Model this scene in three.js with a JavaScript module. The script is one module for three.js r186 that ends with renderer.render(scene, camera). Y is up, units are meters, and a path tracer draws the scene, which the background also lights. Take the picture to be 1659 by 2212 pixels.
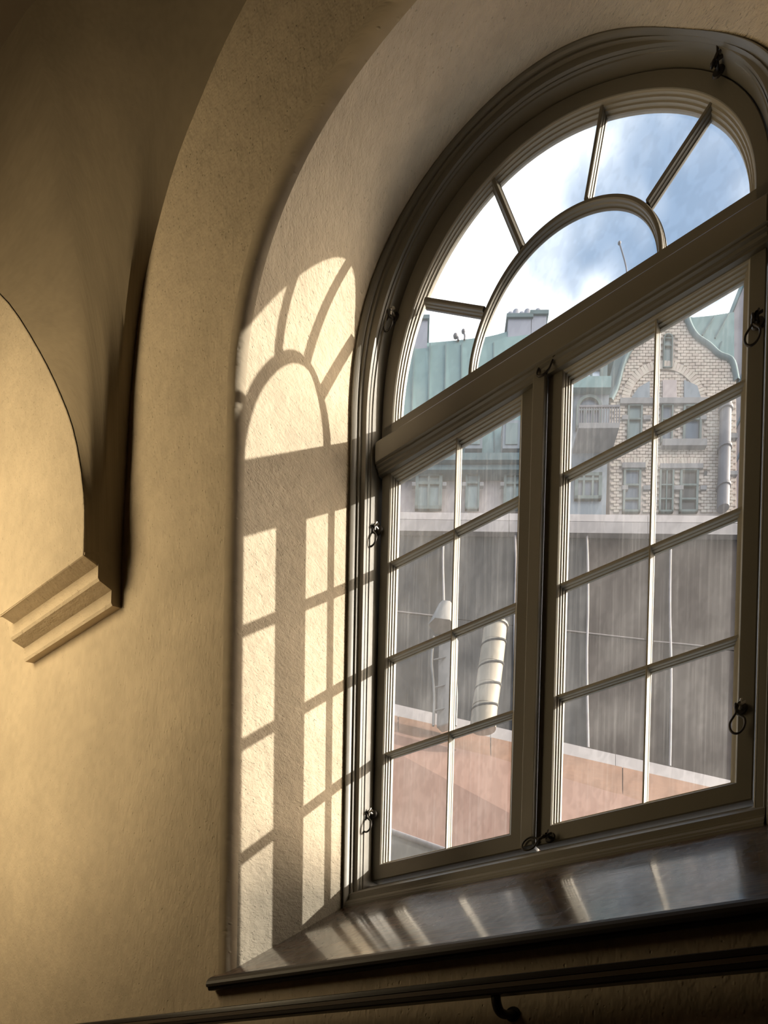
import * as THREE from 'three';
import { mergeGeometries, mergeVertices, toCreasedNormals } from 'three/addons/utils/BufferGeometryUtils.js';
import { RoundedBoxGeometry } from 'three/addons/geometries/RoundedBoxGeometry.js';
import { RectAreaLightUniformsLib } from 'three/addons/lights/RectAreaLightUniformsLib.js';

// ------------------------------------------------------------------ camera, sky, sun, area light, exposure
const E = 1.6, D = 2.6;                                   // eye height above the landing; distance from the window plane z = 0
const V = (x, y, z) => new THREE.Vector3(x, y, z);
const F = 1547.6, PX = 829.5, PY = 2448.2, TH = 55.658 * Math.PI / 180, ROLL = 1.543 * Math.PI / 180;
const camera = new THREE.PerspectiveCamera(2 * Math.atan(1106 / F) * 180 / Math.PI, 1659 / 2212, 0.05, 400);
camera.position.set(0, E, D);
const AX = V(-Math.cos(TH), 0, -Math.sin(TH)), RT = V(Math.sin(TH), 0, -Math.cos(TH));   // view axis and image right, both level
camera.lookAt(V(0, E, D).add(AX));
camera.rotateZ(ROLL);
camera.setViewOffset(1659, 2212, 0, 1106 - PY, 1659, 2212);   // rising front: the photograph keeps its verticals upright
camera.updateMatrixWorld(true);

const renderer = new THREE.WebGLRenderer({ antialias: true });
renderer.toneMapping = THREE.LinearToneMapping;
renderer.toneMappingExposure = 3.2;
renderer.shadowMap.enabled = true;
const scene = new THREE.Scene();
RectAreaLightUniformsLib.init();

const SUN_DIR = V(1.62, 0.91, -1).normalize();              // towards the sun
const sun = new THREE.DirectionalLight(new THREE.Color().setRGB(1, 0.94, 0.83), 2.4);
sun.name = 'sun';
sun.position.copy(SUN_DIR).multiplyScalar(30).add(V(-1, 3, 0)); sun.target.position.set(-1, 3, 0);
sun.castShadow = true; sun.shadow.radius = 0.8; sun.shadow.mapSize.set(2048, 2048);
Object.assign(sun.shadow.camera, { left: -6, right: 6, top: 6, bottom: -6, near: 1, far: 80 });
scene.add(sun, sun.target);

const rnd = (seed) => () => { seed = (seed + 0x6d2b79f5) | 0; let t = Math.imul(seed ^ (seed >>> 15), 1 | seed); t = (t + Math.imul(t ^ (t >>> 7), 61 | t)) ^ t; return ((t ^ (t >>> 14)) >>> 0) / 4294967296; };
const hash3 = (x, y, z) => { let h = Math.imul(x, 374761393) ^ Math.imul(y, 668265263) ^ Math.imul(z, 1274126177); h = Math.imul(h ^ (h >>> 13), 1274126177); return ((h ^ (h >>> 16)) >>> 0) / 4294967296; };
function noise3(x, y, z, px = 0, py = 0) {                 // value noise, periodic in x and y when px, py are given
  const ix = Math.floor(x), iy = Math.floor(y), iz = Math.floor(z), s = (t) => t * t * (3 - 2 * t), u = s(x - ix), v = s(y - iy), w = s(z - iz);
  const wx = (i) => (px ? ((i % px) + px) % px : i), wy = (i) => (py ? ((i % py) + py) % py : i), L = THREE.MathUtils.lerp;
  const h = (a, b, c) => hash3(wx(ix + a), wy(iy + b), iz + c);
  return L(L(L(h(0, 0, 0), h(1, 0, 0), u), L(h(0, 1, 0), h(1, 1, 0), u), v), L(L(h(0, 0, 1), h(1, 0, 1), u), L(h(0, 1, 1), h(1, 1, 1), u), v), w);
}
const fbm3 = (x, y, z, n = 5) => { let a = 0.5, f = 1, r = 0; for (let i = 0; i < n; i++) { r += a * noise3(x * f, y * f, z * f + i * 17); a *= 0.5; f *= 2.03; } return r; };
const sm = (a, b, x) => { const t = Math.min(1, Math.max(0, (x - a) / (b - a))); return t * t * (3 - 2 * t); };
{ // a sky of bright broken cloud with blue between
  const W = 1024, H = 512, d = new Float32Array(W * H * 4);
  for (let j = 0; j < H; j++) for (let i = 0; i < W; i++) {
    const up = ((j + 0.5) / H - 0.5) * Math.PI, ro = ((i + 0.5) / W - 0.5) * 2 * Math.PI, x = Math.cos(ro) * Math.cos(up), z = Math.sin(ro) * Math.cos(up), y = Math.sin(up);
    const k = 1 / (Math.max(y, 0) + 0.28), wx = fbm3(x * k * 1.3 + 9, z * k * 1.3 + 4, 3.1, 4), n0 = fbm3(x * k * 1.9 + wx * 1.2 + 31, z * k * 1.9 + wx * 0.8 + 2.5, 1.5, 7), n = n0 + 0.34 * (fbm3(x * k * 7 + wx * 3, z * k * 7 + 5, 4.4, 6) - 0.48);
    const c = sm(0.51, 0.64, n), thick = sm(0.5, 0.66, n), sh = fbm3(x * k * 4 + 20, z * k * 4, 8.2, 4);
    const toSun = Math.max(0, x * SUN_DIR.x + y * SUN_DIR.y + z * SUN_DIR.z), glow = 1 + 0.4 * Math.pow(toSun, 5), halo = 4.6 * Math.pow(toSun, 8);
    const blue = [0.062 + 0.04 * (1 - y), 0.118 + 0.04 * (1 - y), 0.20 + 0.03 * (1 - y)], grey = 0.42 + 0.22 * sm(0.32, 0.6, sh) + 0.44 * thick;
    for (let q = 0; q < 3; q++) d[(j * W + i) * 4 + q] = (blue[q] * (1 - c) + grey * [0.93, 0.97, 1.0][q] * c) * glow * (y < 0 ? 0.4 : 1) + [1, 0.80, 0.56][q] * halo * (y < 0 ? 0.5 : 1);
    d[(j * W + i) * 4 + 3] = 1;
  }
  const t = new THREE.DataTexture(d, W, H, THREE.RGBAFormat, THREE.FloatType);
  t.mapping = THREE.EquirectangularReflectionMapping; t.magFilter = THREE.LinearFilter; t.needsUpdate = true;
  scene.background = t;
}
scene.backgroundIntensity = 1.0;

const fillLight = new THREE.RectAreaLight(new THREE.Color().setRGB(1, 0.78, 0.46), 1.2, 0.9, 1.9);   // unseen fill light, added to brighten the left wall and rib
fillLight.name = 'added_fill_light';
fillLight.position.set(-3.5, E + 2.3, 2.2); fillLight.lookAt(-3.5, E + 2.3, 0);

// ------------------------------------------------------------------ helpers
const used = {};
const numbered = (n) => { const k = (used[n] = (used[n] ?? -1) + 1); return k ? n + '_' + String(k).padStart(3, '0') : n; };
function mesh(name, g, m, parent = scene) {
  const o = new THREE.Mesh(Array.isArray(g) ? (g.length > 1 ? mergeGeometries(g.map((x) => (x.index ? x.toNonIndexed() : x))) : g[0]) : g, m);
  o.name = parent === scene ? numbered(name) : name; o.castShadow = o.receiveShadow = true; parent.add(o); return o;
}
function group(name, parent = scene) { const o = new THREE.Group(); o.name = parent === scene ? numbered(name) : name; parent.add(o); return o; }
const tag = (o, label, category, grp) => { o.userData = { label, category, ...(grp ? { group: grp } : {}) }; return o; };
const struct = (o) => { o.userData.kind = 'structure'; return o; };
const fixUV = (g) => { for (const k of Object.keys(g.attributes)) if (!['position', 'normal', 'uv', 'color'].includes(k)) g.deleteAttribute(k); return g; };
// a skin over rows of points (each row an equal number of Vector3), uv in metres
function loft(rows, closed = false, crease = 0.6) {
  const n = rows[0].length, pos = [], uv = [], idx = [], m = closed ? n + 1 : n;
  const vAcc = new Array(m).fill(0);
  rows.forEach((row, j) => {
    let u = 0;
    for (let i = 0; i < m; i++) {
      const p = row[i % n];
      if (i) u += p.distanceTo(row[(i - 1) % n]);
      if (j) vAcc[i] += p.distanceTo(rows[j - 1][i % n]);
      pos.push(p.x, p.y, p.z); uv.push(u, vAcc[i]);
    }
  });
  for (let j = 0; j < rows.length - 1; j++) for (let i = 0; i < m - 1; i++) { const a = j * m + i, b = a + 1, c = a + m, d = c + 1; idx.push(a, b, c, b, d, c); }
  const g = new THREE.BufferGeometry();
  g.setAttribute('position', new THREE.Float32BufferAttribute(pos, 3)); g.setAttribute('uv', new THREE.Float32BufferAttribute(uv, 2)); g.setIndex(idx);
  if (crease === 0) { g.computeVertexNormals(); return g.toNonIndexed(); }
  return toCreasedNormals(g, crease);
}
const box = (w, h, d, x, y, z, r = 0) => { const g = r ? new RoundedBoxGeometry(w, h, d, 2, r) : new THREE.BoxGeometry(w, h, d); g.translate(x, y, z); return fixUV(g.index ? g.toNonIndexed() : g); };
const tube = (pts, r, seg = 24, rad = 8, closed = false) => fixUV(new THREE.TubeGeometry(new THREE.CatmullRomCurve3(pts, closed), seg, r, rad, closed).toNonIndexed());
const shapeOf = (p) => new THREE.Shape(p.map((q) => new THREE.Vector2(q[0], q[1])));
const extrude = (p, depth, bevel = 0) => { const g = new THREE.ExtrudeGeometry(Array.isArray(p) ? shapeOf(p) : p, { depth, bevelEnabled: bevel > 0, bevelSize: bevel, bevelOffset: -bevel, bevelThickness: bevel, bevelSegments: 2, curveSegments: 16 }); return fixUV(g); };
// a closed profile (w across, t out) swept along rows of frames {p, w, t}
const sweep = (prof, frames, crease = 0.5) => { // rows along path
  const rows = frames.map((f) => prof.map(([a, b]) => f.p.clone().addScaledVector(f.w, a).addScaledVector(f.t, b)));
  const g = loft(rows, true, crease);
  const cap = (row, flip) => { const c = row.reduce((s, p) => s.add(p), V(0, 0, 0)).multiplyScalar(1 / row.length), a = []; row.forEach((p, i) => { const q = row[(i + 1) % row.length]; a.push(...(flip ? [c, q, p] : [c, p, q])); }); const h = new THREE.BufferGeometry().setFromPoints(a); h.setAttribute('uv', new THREE.Float32BufferAttribute(new Float32Array(a.length * 2), 2)); h.computeVertexNormals(); return h; };
  return mergeGeometries([g.index ? g.toNonIndexed() : g, cap(rows[0], true), cap(rows[rows.length - 1], false)]);
};

// ------------------------------------------------------------------ textures and materials
function dataTex(w, h, f, srgb = false) {
  const d = new Uint8Array(w * h * 4);
  for (let j = 0; j < h; j++) for (let i = 0; i < w; i++) { const c = f(i, j), o = (j * w + i) * 4; const a = Array.isArray(c) ? c : [c, c, c]; for (let k = 0; k < 3; k++) d[o + k] = Math.max(0, Math.min(255, a[k] * 255)); d[o + 3] = 255; }
  const t = new THREE.DataTexture(d, w, h); t.magFilter = t.minFilter = THREE.LinearFilter; t.wrapS = t.wrapT = THREE.RepeatWrapping; if (srgb) t.colorSpace = THREE.SRGBColorSpace; t.needsUpdate = true; return t;
}
const pn = (i, j, w, h, cx, cy, z) => noise3((i / w) * cx, (j / h) * cy, z, cx, cy);
const per = (t, sx, sy = sx) => { const c = t.clone(); c.repeat.set(1 / sx, 1 / sy); c.needsUpdate = true; return c; };
const plasterBump = (() => {
  const S = 1024, h = new Float32Array(S * S).fill(0), r = rnd(7);
  for (let j = 0; j < S; j++) for (let i = 0; i < S; i++) h[j * S + i] = 0.50 + 0.16 * (pn(i, j, S, S, 9, 7, 1) - 0.5) + 0.17 * (pn(i, j, S, S, 40, 26, 2) - 0.5) + 0.15 * (pn(i, j, S, S, 110, 60, 3) - 0.5) + 0.10 * (pn(i, j, S, S, 260, 150, 4) - 0.5);
  const blob = (n, r0, r1, a) => { for (let k = 0; k < n; k++) { const x = r() * S, y = r() * S, q = r0 + r() * (r1 - r0), e = 0.6 + r() * 1.6, am = a * (0.4 + r()); for (let dj = -Math.ceil(q * e); dj <= q * e; dj++) for (let di = -Math.ceil(q); di <= q; di++) { const t = 1 - (di * di) / (q * q) - (dj * dj) / (q * q * e * e); if (t > 0) h[(((Math.floor(y) + dj + S) % S) * S) + ((Math.floor(x) + di + S) % S)] += am * t; } } };
  blob(800, 2, 5, 0.10); blob(450, 1.5, 3.5, -0.22); blob(90, 6, 16, 0.06);
  return dataTex(S, S, (i, j) => h[j * S + i]);
})();
const plasterTint = dataTex(512, 512, (i, j) => { const n = 0.93 + 0.09 * (pn(i, j, 512, 512, 4, 4, 21) - 0.5) + 0.05 * (pn(i, j, 512, 512, 17, 13, 22) - 0.5) + 0.05 * (pn(i, j, 512, 512, 90, 70, 23) - 0.5); return [n, n * 0.997, n * 0.985]; }, true);
const col = (r, g, b) => new THREE.Color().setRGB(r, g, b);
const std = (c, rough = 0.8, more = {}) => new THREE.MeshStandardMaterial({ color: c, roughness: rough, side: THREE.DoubleSide, ...more });
const phys = (c, rough, more = {}) => new THREE.MeshPhysicalMaterial({ color: c, roughness: rough, side: THREE.DoubleSide, ...more });
const PL = col(0.65, 0.545, 0.405);
const M = {
  plaster: std(PL, 0.92, { map: per(plasterTint, 2.3), bumpMap: per(plasterBump, 1.1), bumpScale: 0.008 }),
  reveal: std(PL, 0.92, { map: per(plasterTint, 2.3), bumpMap: per(plasterBump, 0.9), bumpScale: 0.012, vertexColors: true }),
  arris: std(PL, 0.92, { map: per(plasterTint, 2.3), bumpMap: per(plasterBump, 1.6), bumpScale: 0.004 }),
  shadedVault: std(col(0.33, 0.27, 0.19), 0.95, { map: per(plasterTint, 2.3), bumpMap: per(plasterBump, 1.4), bumpScale: 0.0008 }),  // darker than the wall plaster: the vault's shade is put into its colour
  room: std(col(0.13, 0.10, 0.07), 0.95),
  floor: std(col(0.16, 0.13, 0.10), 0.7),
};
const paintBump = dataTex(512, 512, (i, j) => 0.5 + 0.3 * (pn(i, j, 512, 512, 60, 5, 31) - 0.5) + 0.35 * (pn(i, j, 512, 512, 160, 9, 32) - 0.5) + 0.2 * (pn(i, j, 512, 512, 12, 12, 33) - 0.5));
M.paint = phys(col(0.16, 0.146, 0.116), 0.45, { bumpMap: per(paintBump, 0.5), bumpScale: 0.0003 });
M.putty = phys(col(0.33, 0.305, 0.25), 0.5, { bumpMap: per(paintBump, 0.5), bumpScale: 0.0004 });
M.iron = phys(col(0.035, 0.03, 0.026), 0.38, { metalness: 0.6 });
M.steel = phys(col(0.5, 0.47, 0.42), 0.35, { metalness: 0.85 });
M.rail = phys(col(0.03, 0.022, 0.016), 0.32);
M.groove = phys(col(0.11, 0.075, 0.045), 0.5);
// old sheet glass: a mottled tint imitates the uneven sunlight of wavy panes, dusty with runs down the pane
const glassTint = dataTex(1024, 1024, (i, j) => {
  const a = pn(i, j, 1024, 1024, 34, 22, 41) , b = pn(i + 30 * a, j, 1024, 1024, 70, 38, 42), c = pn(i, j, 1024, 1024, 12, 8, 43);
  const n = 0.88 + 0.10 * sm(0.38, 0.62, 0.5 * b + 0.5 * a) + 0.03 * (c - 0.5); return [n, n, n];
});
const glassDust = dataTex(1024, 1024, (i, j) => {
  const run = Math.pow(pn(i, j, 1024, 1024, 150, 3, 51), 3), run2 = Math.pow(pn(i, j, 1024, 1024, 420, 5, 52), 4), f = pn(i, j, 1024, 1024, 9, 7, 53);
  return 0.66 + 0.16 * run + 0.12 * run2 + 0.25 * (f - 0.5);
});
M.glass = phys(col(1, 1, 1), 0.35, { transmission: 1, thickness: 0, ior: 1.5, map: per(glassTint, 0.8), roughnessMap: per(glassDust, 0.9) });
const glassFaint = dataTex(512, 512, (i, j) => { const n = 0.92 + 0.07 * sm(0.36, 0.64, 0.6 * pn(i, j, 512, 512, 24, 18, 44) + 0.4 * pn(i, j, 512, 512, 60, 44, 45)); return [n, n, n]; });  // fainter mottled tint, again imitating sunlight through wavy glass
M.glassUp = phys(col(1, 1, 1), 0.18, { transmission: 1, thickness: 0, ior: 1.5, map: per(glassFaint, 0.8) });
const woodTex = dataTex(1024, 512, (i, j) => {
  const w = pn(i, j, 1024, 512, 5, 4, 61), g = pn(i, j + 40 * w, 1024, 512, 6, 90, 62), g2 = pn(i, j, 1024, 512, 18, 200, 63), wear = sm(0.55, 0.8, pn(i, j, 1024, 512, 14, 9, 64));
  const v = 0.42 + 0.45 * (g - 0.5) + 0.3 * (g2 - 0.5) + 0.1 * wear; return [v, v * 0.80, v * 0.66];
}, true);
const woodRough = dataTex(512, 512, (i, j) => 0.62 + 0.5 * (pn(i, j, 512, 512, 7, 5, 66) - 0.5) + 0.3 * (pn(i, j, 512, 512, 60, 40, 67) - 0.5));
const woodBump = dataTex(1024, 512, (i, j) => { const w = pn(i, j, 1024, 512, 5, 4, 61); return 0.5 + 0.5 * (pn(i, j + 40 * w, 1024, 512, 9, 70, 68) - 0.5) + 0.3 * (pn(i, j, 1024, 512, 30, 160, 69) - 0.5); });
M.wood = phys(col(0.30, 0.265, 0.25), 0.5, { map: per(woodTex, 1.2, 0.6), roughnessMap: per(woodRough, 0.9), bumpMap: per(woodBump, 1.2, 0.6), bumpScale: 0.0009, specularIntensity: 0.5, clearcoat: 0.9, clearcoatRoughness: 0.1 });
M.nose = phys(col(0.018, 0.011, 0.007), 0.5);

// ------------------------------------------------------------------ curves of the window (wall plane coordinates, metres above the eye)
const CX = -1.118, CY = 3.16;
const CO = {
  inner: [[0.7488, 0.026, -0.0254, -0.0339, -0.0014, 0.0029], 0.012, 0], outer: [[0.8168, 0.0419, -0.0343, -0.0448, -0.0086, 0.0039], 0.008, 0],
  cas: [[0.8336, 0.0673, -0.0008, -0.0556, 0.0083, -0.0117], 0.013, 0], bandi: [[0.3675, -0.0433, -0.0099, -0.0033, 0.0013, 0.0026], 0, 0], bando: [[0.4123, -0.0353, -0.0126, -0.0038, 0.003, 0.001], 0, 0],
};
const rad = (c, p) => c.reduce((s, a, k) => s + a * Math.cos(k * p), 0);
const arc = (k, p, dr = 0) => { const r = rad(CO[k][0], p) + dr; return [CX - r * Math.cos(p), CY + r * Math.sin(p)]; };
function stations(k, yb, dr = 0, nA = 56, nJ = 7) {       // left jamb up, over the arch, right jamb down
  const out = [], L = arc(k, 0, dr), R = arc(k, Math.PI, dr), s = CO[k][1];
  for (let i = 0; i < nJ; i++) { const y = yb + (CY - yb) * (i / nJ); out.push([L[0] + s * (CY - y), y]); }
  for (let i = 0; i <= nA; i++) out.push(arc(k, Math.PI * i / nA, dr));
  for (let i = 1; i <= nJ; i++) { const y = CY + (yb - CY) * (i / nJ); out.push([R[0] - CO[k][2] * (CY - y), y]); }
  return out;
}
// the plaster reveal's room edge: its own lower springing
const RC = [0.8648, 0, 0.0227, 0, -0.0203], RY = 2.75;
function revealStations(yb, dr = 0, nA = 56, nJ = 7) {
  const out = [], x0 = CX - rad(RC, 0) - dr, x1 = CX + rad(RC, Math.PI) + dr + 0.16;
  for (let i = 0; i < nJ; i++) { const y = yb + (RY - yb) * (i / nJ); out.push([x0 + 0.0155 * (RY - y), y]); }
  for (let i = 0; i <= nA; i++) { const p = Math.PI * i / nA, r = rad(RC, p) + dr; out.push([CX - r * Math.cos(p) + 0.16 * sm(0.45, 1, i / nA), RY + r * Math.sin(p)]); }
  for (let i = 1; i <= nJ; i++) out.push([x1, RY + (yb - RY) * (i / nJ)]);
  return out;
}
// the casing's outer line: (x, y, z); it stands less far forward over the crown
const casing = (yb, dr = 0) => stations('cas', yb, dr).map(([x, y]) => { const up = sm(CY - 0.1, CY + 0.75, y), z = Z0 * (1 - 0.36 * up), k = (D - z) / (D - Z0); return [x * k, y * k, z]; });
const to3 = (a, z) => a.map(([x, y]) => V(x, y + E, z));
const Z0 = 0.143, ZW = 0.78, SILL = 0.64, YS = 0.975;     // casing front, wall face, sill fall per metre, sill height at the casing (above the eye)
const sillY = (z) => YS - SILL * (z - Z0);

// ------------------------------------------------------------------ room shell
{
  const wall = struct(group('wall_window'));
  const X0 = -4.9, X1 = 1.7, yT = 6.6 - E, holeF = revealStations(-0.05, 0.05), holeB = stations('cas', YS - 0.45, 0.03);
  const face = (hole, z, yb) => {
    const s = shapeOf([[X0, -E], [X1, -E], [X1, yT], [X0, yT]]);
    const h = hole.map(([x, y]) => new THREE.Vector2(x, Math.max(y, yb)));
    s.holes.push(new THREE.Path(h));
    const g = new THREE.ShapeGeometry(s); g.translate(0, E, z); return fixUV(g.index ? g.toNonIndexed() : g);
  };
  const noseB = sillY(0.785) - 0.03;
  mesh('plaster_face', face(holeF, ZW, noseB), M.plaster, wall);
  mesh('outer_face', face(holeB, -0.03, YS - 0.45), M.room, wall);
  // reveal: rounded arris at the wall face, then splayed in to the casing
  const rows = [], N = 14, A = revealStations(noseB), B = casing(YS - 0.3, 0.006);
  const A5 = revealStations(noseB, 0.05);
  rows.push(to3(A5, ZW));
  for (let k = 1; k <= 4; k++) { const a = (k / 5) * Math.PI / 2; rows.push(to3(revealStations(noseB, 0.05 * (1 - Math.sin(a))), ZW - 0.045 * (1 - Math.cos(a)))); }
  for (let k = 0; k <= N; k++) { const t = k / N; rows.push(A.map((p, i) => { const q = B[i], s = t, z = ZW - 0.045 + (q[2] - 0.02 - ZW + 0.045) * t; return V(p[0] + (q[0] - p[0]) * s, p[1] + (q[1] - p[1]) * s + E, z); })); }
  mesh('reveal_arris', loft(rows.splice(0, 5).concat([rows[0]]), false, 1.2), M.arris, wall);
  const g = loft(rows, false, 1.2), P = g.attributes.position, c = new Float32Array(P.count * 3);
  mesh('reveal', g, M.reveal, wall);
  for (let i = 0; i < P.count; i++) { // damp stain and grime low on the left jamb
    const x = P.getX(i), y = P.getY(i) - E, z = P.getZ(i), n = noise3(z * 7, y * 7, 3), up = y - sillY(z);
    const st = x < CX ? sm(0.50 + 0.3 * (n - 0.5), 0.12, up) : 0, k = 1 - 0.62 * st;
    c[i * 3] = k; c[i * 3 + 1] = k * (1 + 0.06 * st); c[i * 3 + 2] = k * (1 + 0.12 * st);
  }
  g.setAttribute('color', new THREE.Float32BufferAttribute(c, 3));
}
{
  const s = (n, w, h, d, x, y, z, m = M.room) => struct(mesh(n, box(w, h, d, x, y, z), m));
  s('floor', 7.2, 0.2, 5.6, -1.6, -0.1, 3.2, M.floor);
  s('ceiling', 7.2, 0.2, 5.6, -1.6, 6.7, 3.2);
  s('wall_left', 0.2, 6.8, 5.4, -4.8, 3.3, 3.2);
  s('wall_right', 0.2, 6.8, 5.4, 1.6, 3.3, 3.2);
  s('wall_added_core', 1.7, 6.8, 0.16, -3.87, 3.3, 2.4);  // unseen partition added to carry the fill light
  s('wall_back', 7.2, 6.8, 0.2, -1.6, 3.3, 5.8);
}
{ // vault springing over the corbel, left of the window
  const v = struct(group('ceiling_vault'));
  const A = [[-0.2, 4.42], [-1.0, 4.46], [-1.62, 4.29], [-1.891, 4.151], [-1.973, 4.123], [-2.108, 4.051], [-2.209, 3.97], [-2.356, 3.831], [-2.481, 3.622], [-2.564, 3.421], [-2.605, 3.177], [-2.625, 2.94], [-2.64, 2.592], [-2.648, 2.392], [-2.648, 2.29]];
  const G1 = [[-0.8, 5.2], [-1.9, 5.1], [-2.45, 4.9], [-2.476, 4.592], [-2.477, 4.482], [-2.477, 4.282], [-2.484, 4.116], [-2.5, 3.87], [-2.532, 3.594], [-2.575, 3.365], [-2.607, 3.112], [-2.626, 2.87], [-2.641, 2.524], [-2.6465, 2.35], [-2.6465, 2.285]];
  const G2 = [[-0.9, 5.25], [-2.2, 5.3], [-2.79, 5.1], [-2.775, 4.805], [-2.763, 4.679], [-2.744, 4.453], [-2.725, 4.26], [-2.7, 3.973], [-2.67, 3.646], [-2.645, 3.373], [-2.632, 3.095], [-2.632, 2.843], [-2.643, 2.492], [-2.6465, 2.34], [-2.6465, 2.283]];
  const G3 = [[-1.2, 5.5], [-2.8, 5.6], [-3.45, 5.5], [-3.343, 5.244], [-3.275, 5.058], [-3.153, 4.73], [-3.045, 4.454], [-2.937, 4.093], [-2.834, 3.707], [-2.765, 3.402], [-2.71, 3.102], [-2.672, 2.836], [-2.648, 2.475], [-2.6465, 2.33], [-2.6465, 2.272]];
  const B = [[-3.0, 6.2], [-4.2, 6.1], [-4.7, 5.9], [-4.5, 5.6], [-4.4, 5.3], [-4.2, 4.9], [-4.0, 4.45], [-3.6, 4.02], [-3.30, 3.70], [-3.04, 3.34], [-2.86, 3.05], [-2.735, 2.80], [-2.655, 2.5], [-2.6465, 2.32], [-2.6465, 2.268]];
  const S = 40, cols = [[A, 0.778], [G1, 0.84], [G2, 0.88], [G3, 0.925], [B, 0.95]].map(([a, z]) => new THREE.CatmullRomCurve3(a.map(([x, y]) => V(x, y + E, z)), false, 'catmullrom', 0.5).getSpacedPoints ? a.map(([x, y]) => V(x, y + E, z)) : 0);
  const rows = [];
  for (let j = 0; j < cols.length - 1; j++) { const n = j === 0 ? 5 : 4; for (let k = 0; k < n; k++) rows.push([cols[j], cols[j + 1], k / n]); }
  rows.push([cols[4], cols[4], 0]);
  const dense = (c) => new THREE.CatmullRomCurve3(c, false, 'centripetal');
  const cache = new Map(), cv = (c) => { if (!cache.has(c)) cache.set(c, dense(c)); return cache.get(c); };
  const R = rows.map(([p, q, t]) => Array.from({ length: S + 1 }, (_, i) => cv(p).getPoint(i / S).lerp(cv(q).getPoint(i / S), t)));
  mesh('vault_web', loft(R, false, 1.0), M.shadedVault, v);
  // the transverse rib whose flat face stands over the corbel
  const Bc = dense(cols[4]).getPoints(40).map((p) => [p.x, p.y]).filter((p) => p[1] < 5.6 + E);
  const poly = [...Bc.slice().reverse().map((p) => [p[0], p[1]]).filter((p) => p[1] > 2.272 + E)];
  poly.unshift([-2.649, 2.272 + E]); poly.forEach((p) => { p[0] -= 0.004; });
  poly.push([-4.79, 5.6 + E], [-4.79, 4.6 + E], [-4.25, 4.0 + E], [-3.75, 3.5 + E], [-3.46, 3.0 + E], [-3.34, 2.6 + E], [-3.29, 2.278 + E]);
  const rib = extrude(poly, 0.16, 0.006); rib.translate(0, 0, 0.788);
  mesh('rib_face', rib, M.plaster, v);
}
{ // stepped corbel under the rib
  const t = struct(group('trim_1'));
  const step = (prof, xl, xl2, xr) => { // profile (z, y) between two ends, the left end cut on a slant
    const L = prof.map(([z, y], i) => V(i < 2 ? xl : xl2, y + E, z)), Rr = prof.map(([z, y]) => V(xr, y + E, z)), n = prof.length, rows = [L, Rr];
    const g = loft(rows, true, 0.3), fan = (r, f) => { const a = []; for (let i = 1; i < n - 1; i++) a.push(...(f ? [r[0], r[i], r[i + 1]] : [r[0], r[i + 1], r[i]])); const h = new THREE.BufferGeometry().setFromPoints(a); h.setAttribute('uv', new THREE.Float32BufferAttribute(a.flatMap((p) => [p.z, p.y]), 2)); h.computeVertexNormals(); return h; };
    mesh('end_shade', fan(Rr.map((p) => V(p.x + 0.0006, p.y, p.z)), false), M.shadedVault, t);  // dark sheet over the step's right end, its shade put into the colour
    return mergeGeometries([g.index ? g.toNonIndexed() : g, fan(L, true), fan(Rr, false)]);
  };
  mesh('upper_step', step([[0.78, 2.36], [0.889, 2.33], [0.889, 2.222], [0.882, 2.214], [0.78, 2.21]], -3.352, -3.315, -2.6475), M.plaster, t);
  mesh('lower_step', step([[0.78, 2.28], [0.826, 2.262], [0.826, 2.16], [0.82, 2.151], [0.78, 2.166]], -3.348, -3.311, -2.6478), M.plaster, t);
  mesh('top_bed', step([[0.78, 2.40], [0.949, 2.285], [0.949, 2.275], [0.90, 2.31], [0.78, 2.30]], -3.30, -3.30, -2.647), M.plaster, t);
}
{ // an unseen glowing window added around the fill light, facing the wall left of the arched window and out of the frame
  const w = struct(group('window_2'));
  w.position.copy(fillLight.position); w.quaternion.copy(fillLight.quaternion);
  const glow = new THREE.MeshStandardMaterial({ color: col(0.8, 0.75, 0.65), roughness: 0.6, emissive: col(1, 0.8, 0.5), emissiveIntensity: 1.2 });
  mesh('added_glow_pane', box(0.9, 1.9, 0.01, 0, 0, 0.02), glow, w);
  for (const x of [-0.48, 0, 0.48]) mesh('frame_bar', box(x ? 0.07 : 0.03, 2.04, 0.05, x, 0, 0.04), M.paint, w);
  for (const y of [-0.99, 0, 0.99]) mesh('frame_rail', box(1.0, y ? 0.07 : 0.03, 0.05, 0, y, 0.04), M.paint, w);
  mesh('frame_back', box(1.1, 2.1, 0.03, 0, 0, 0.09), M.room, w);
  scene.add(fillLight);
}

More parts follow.
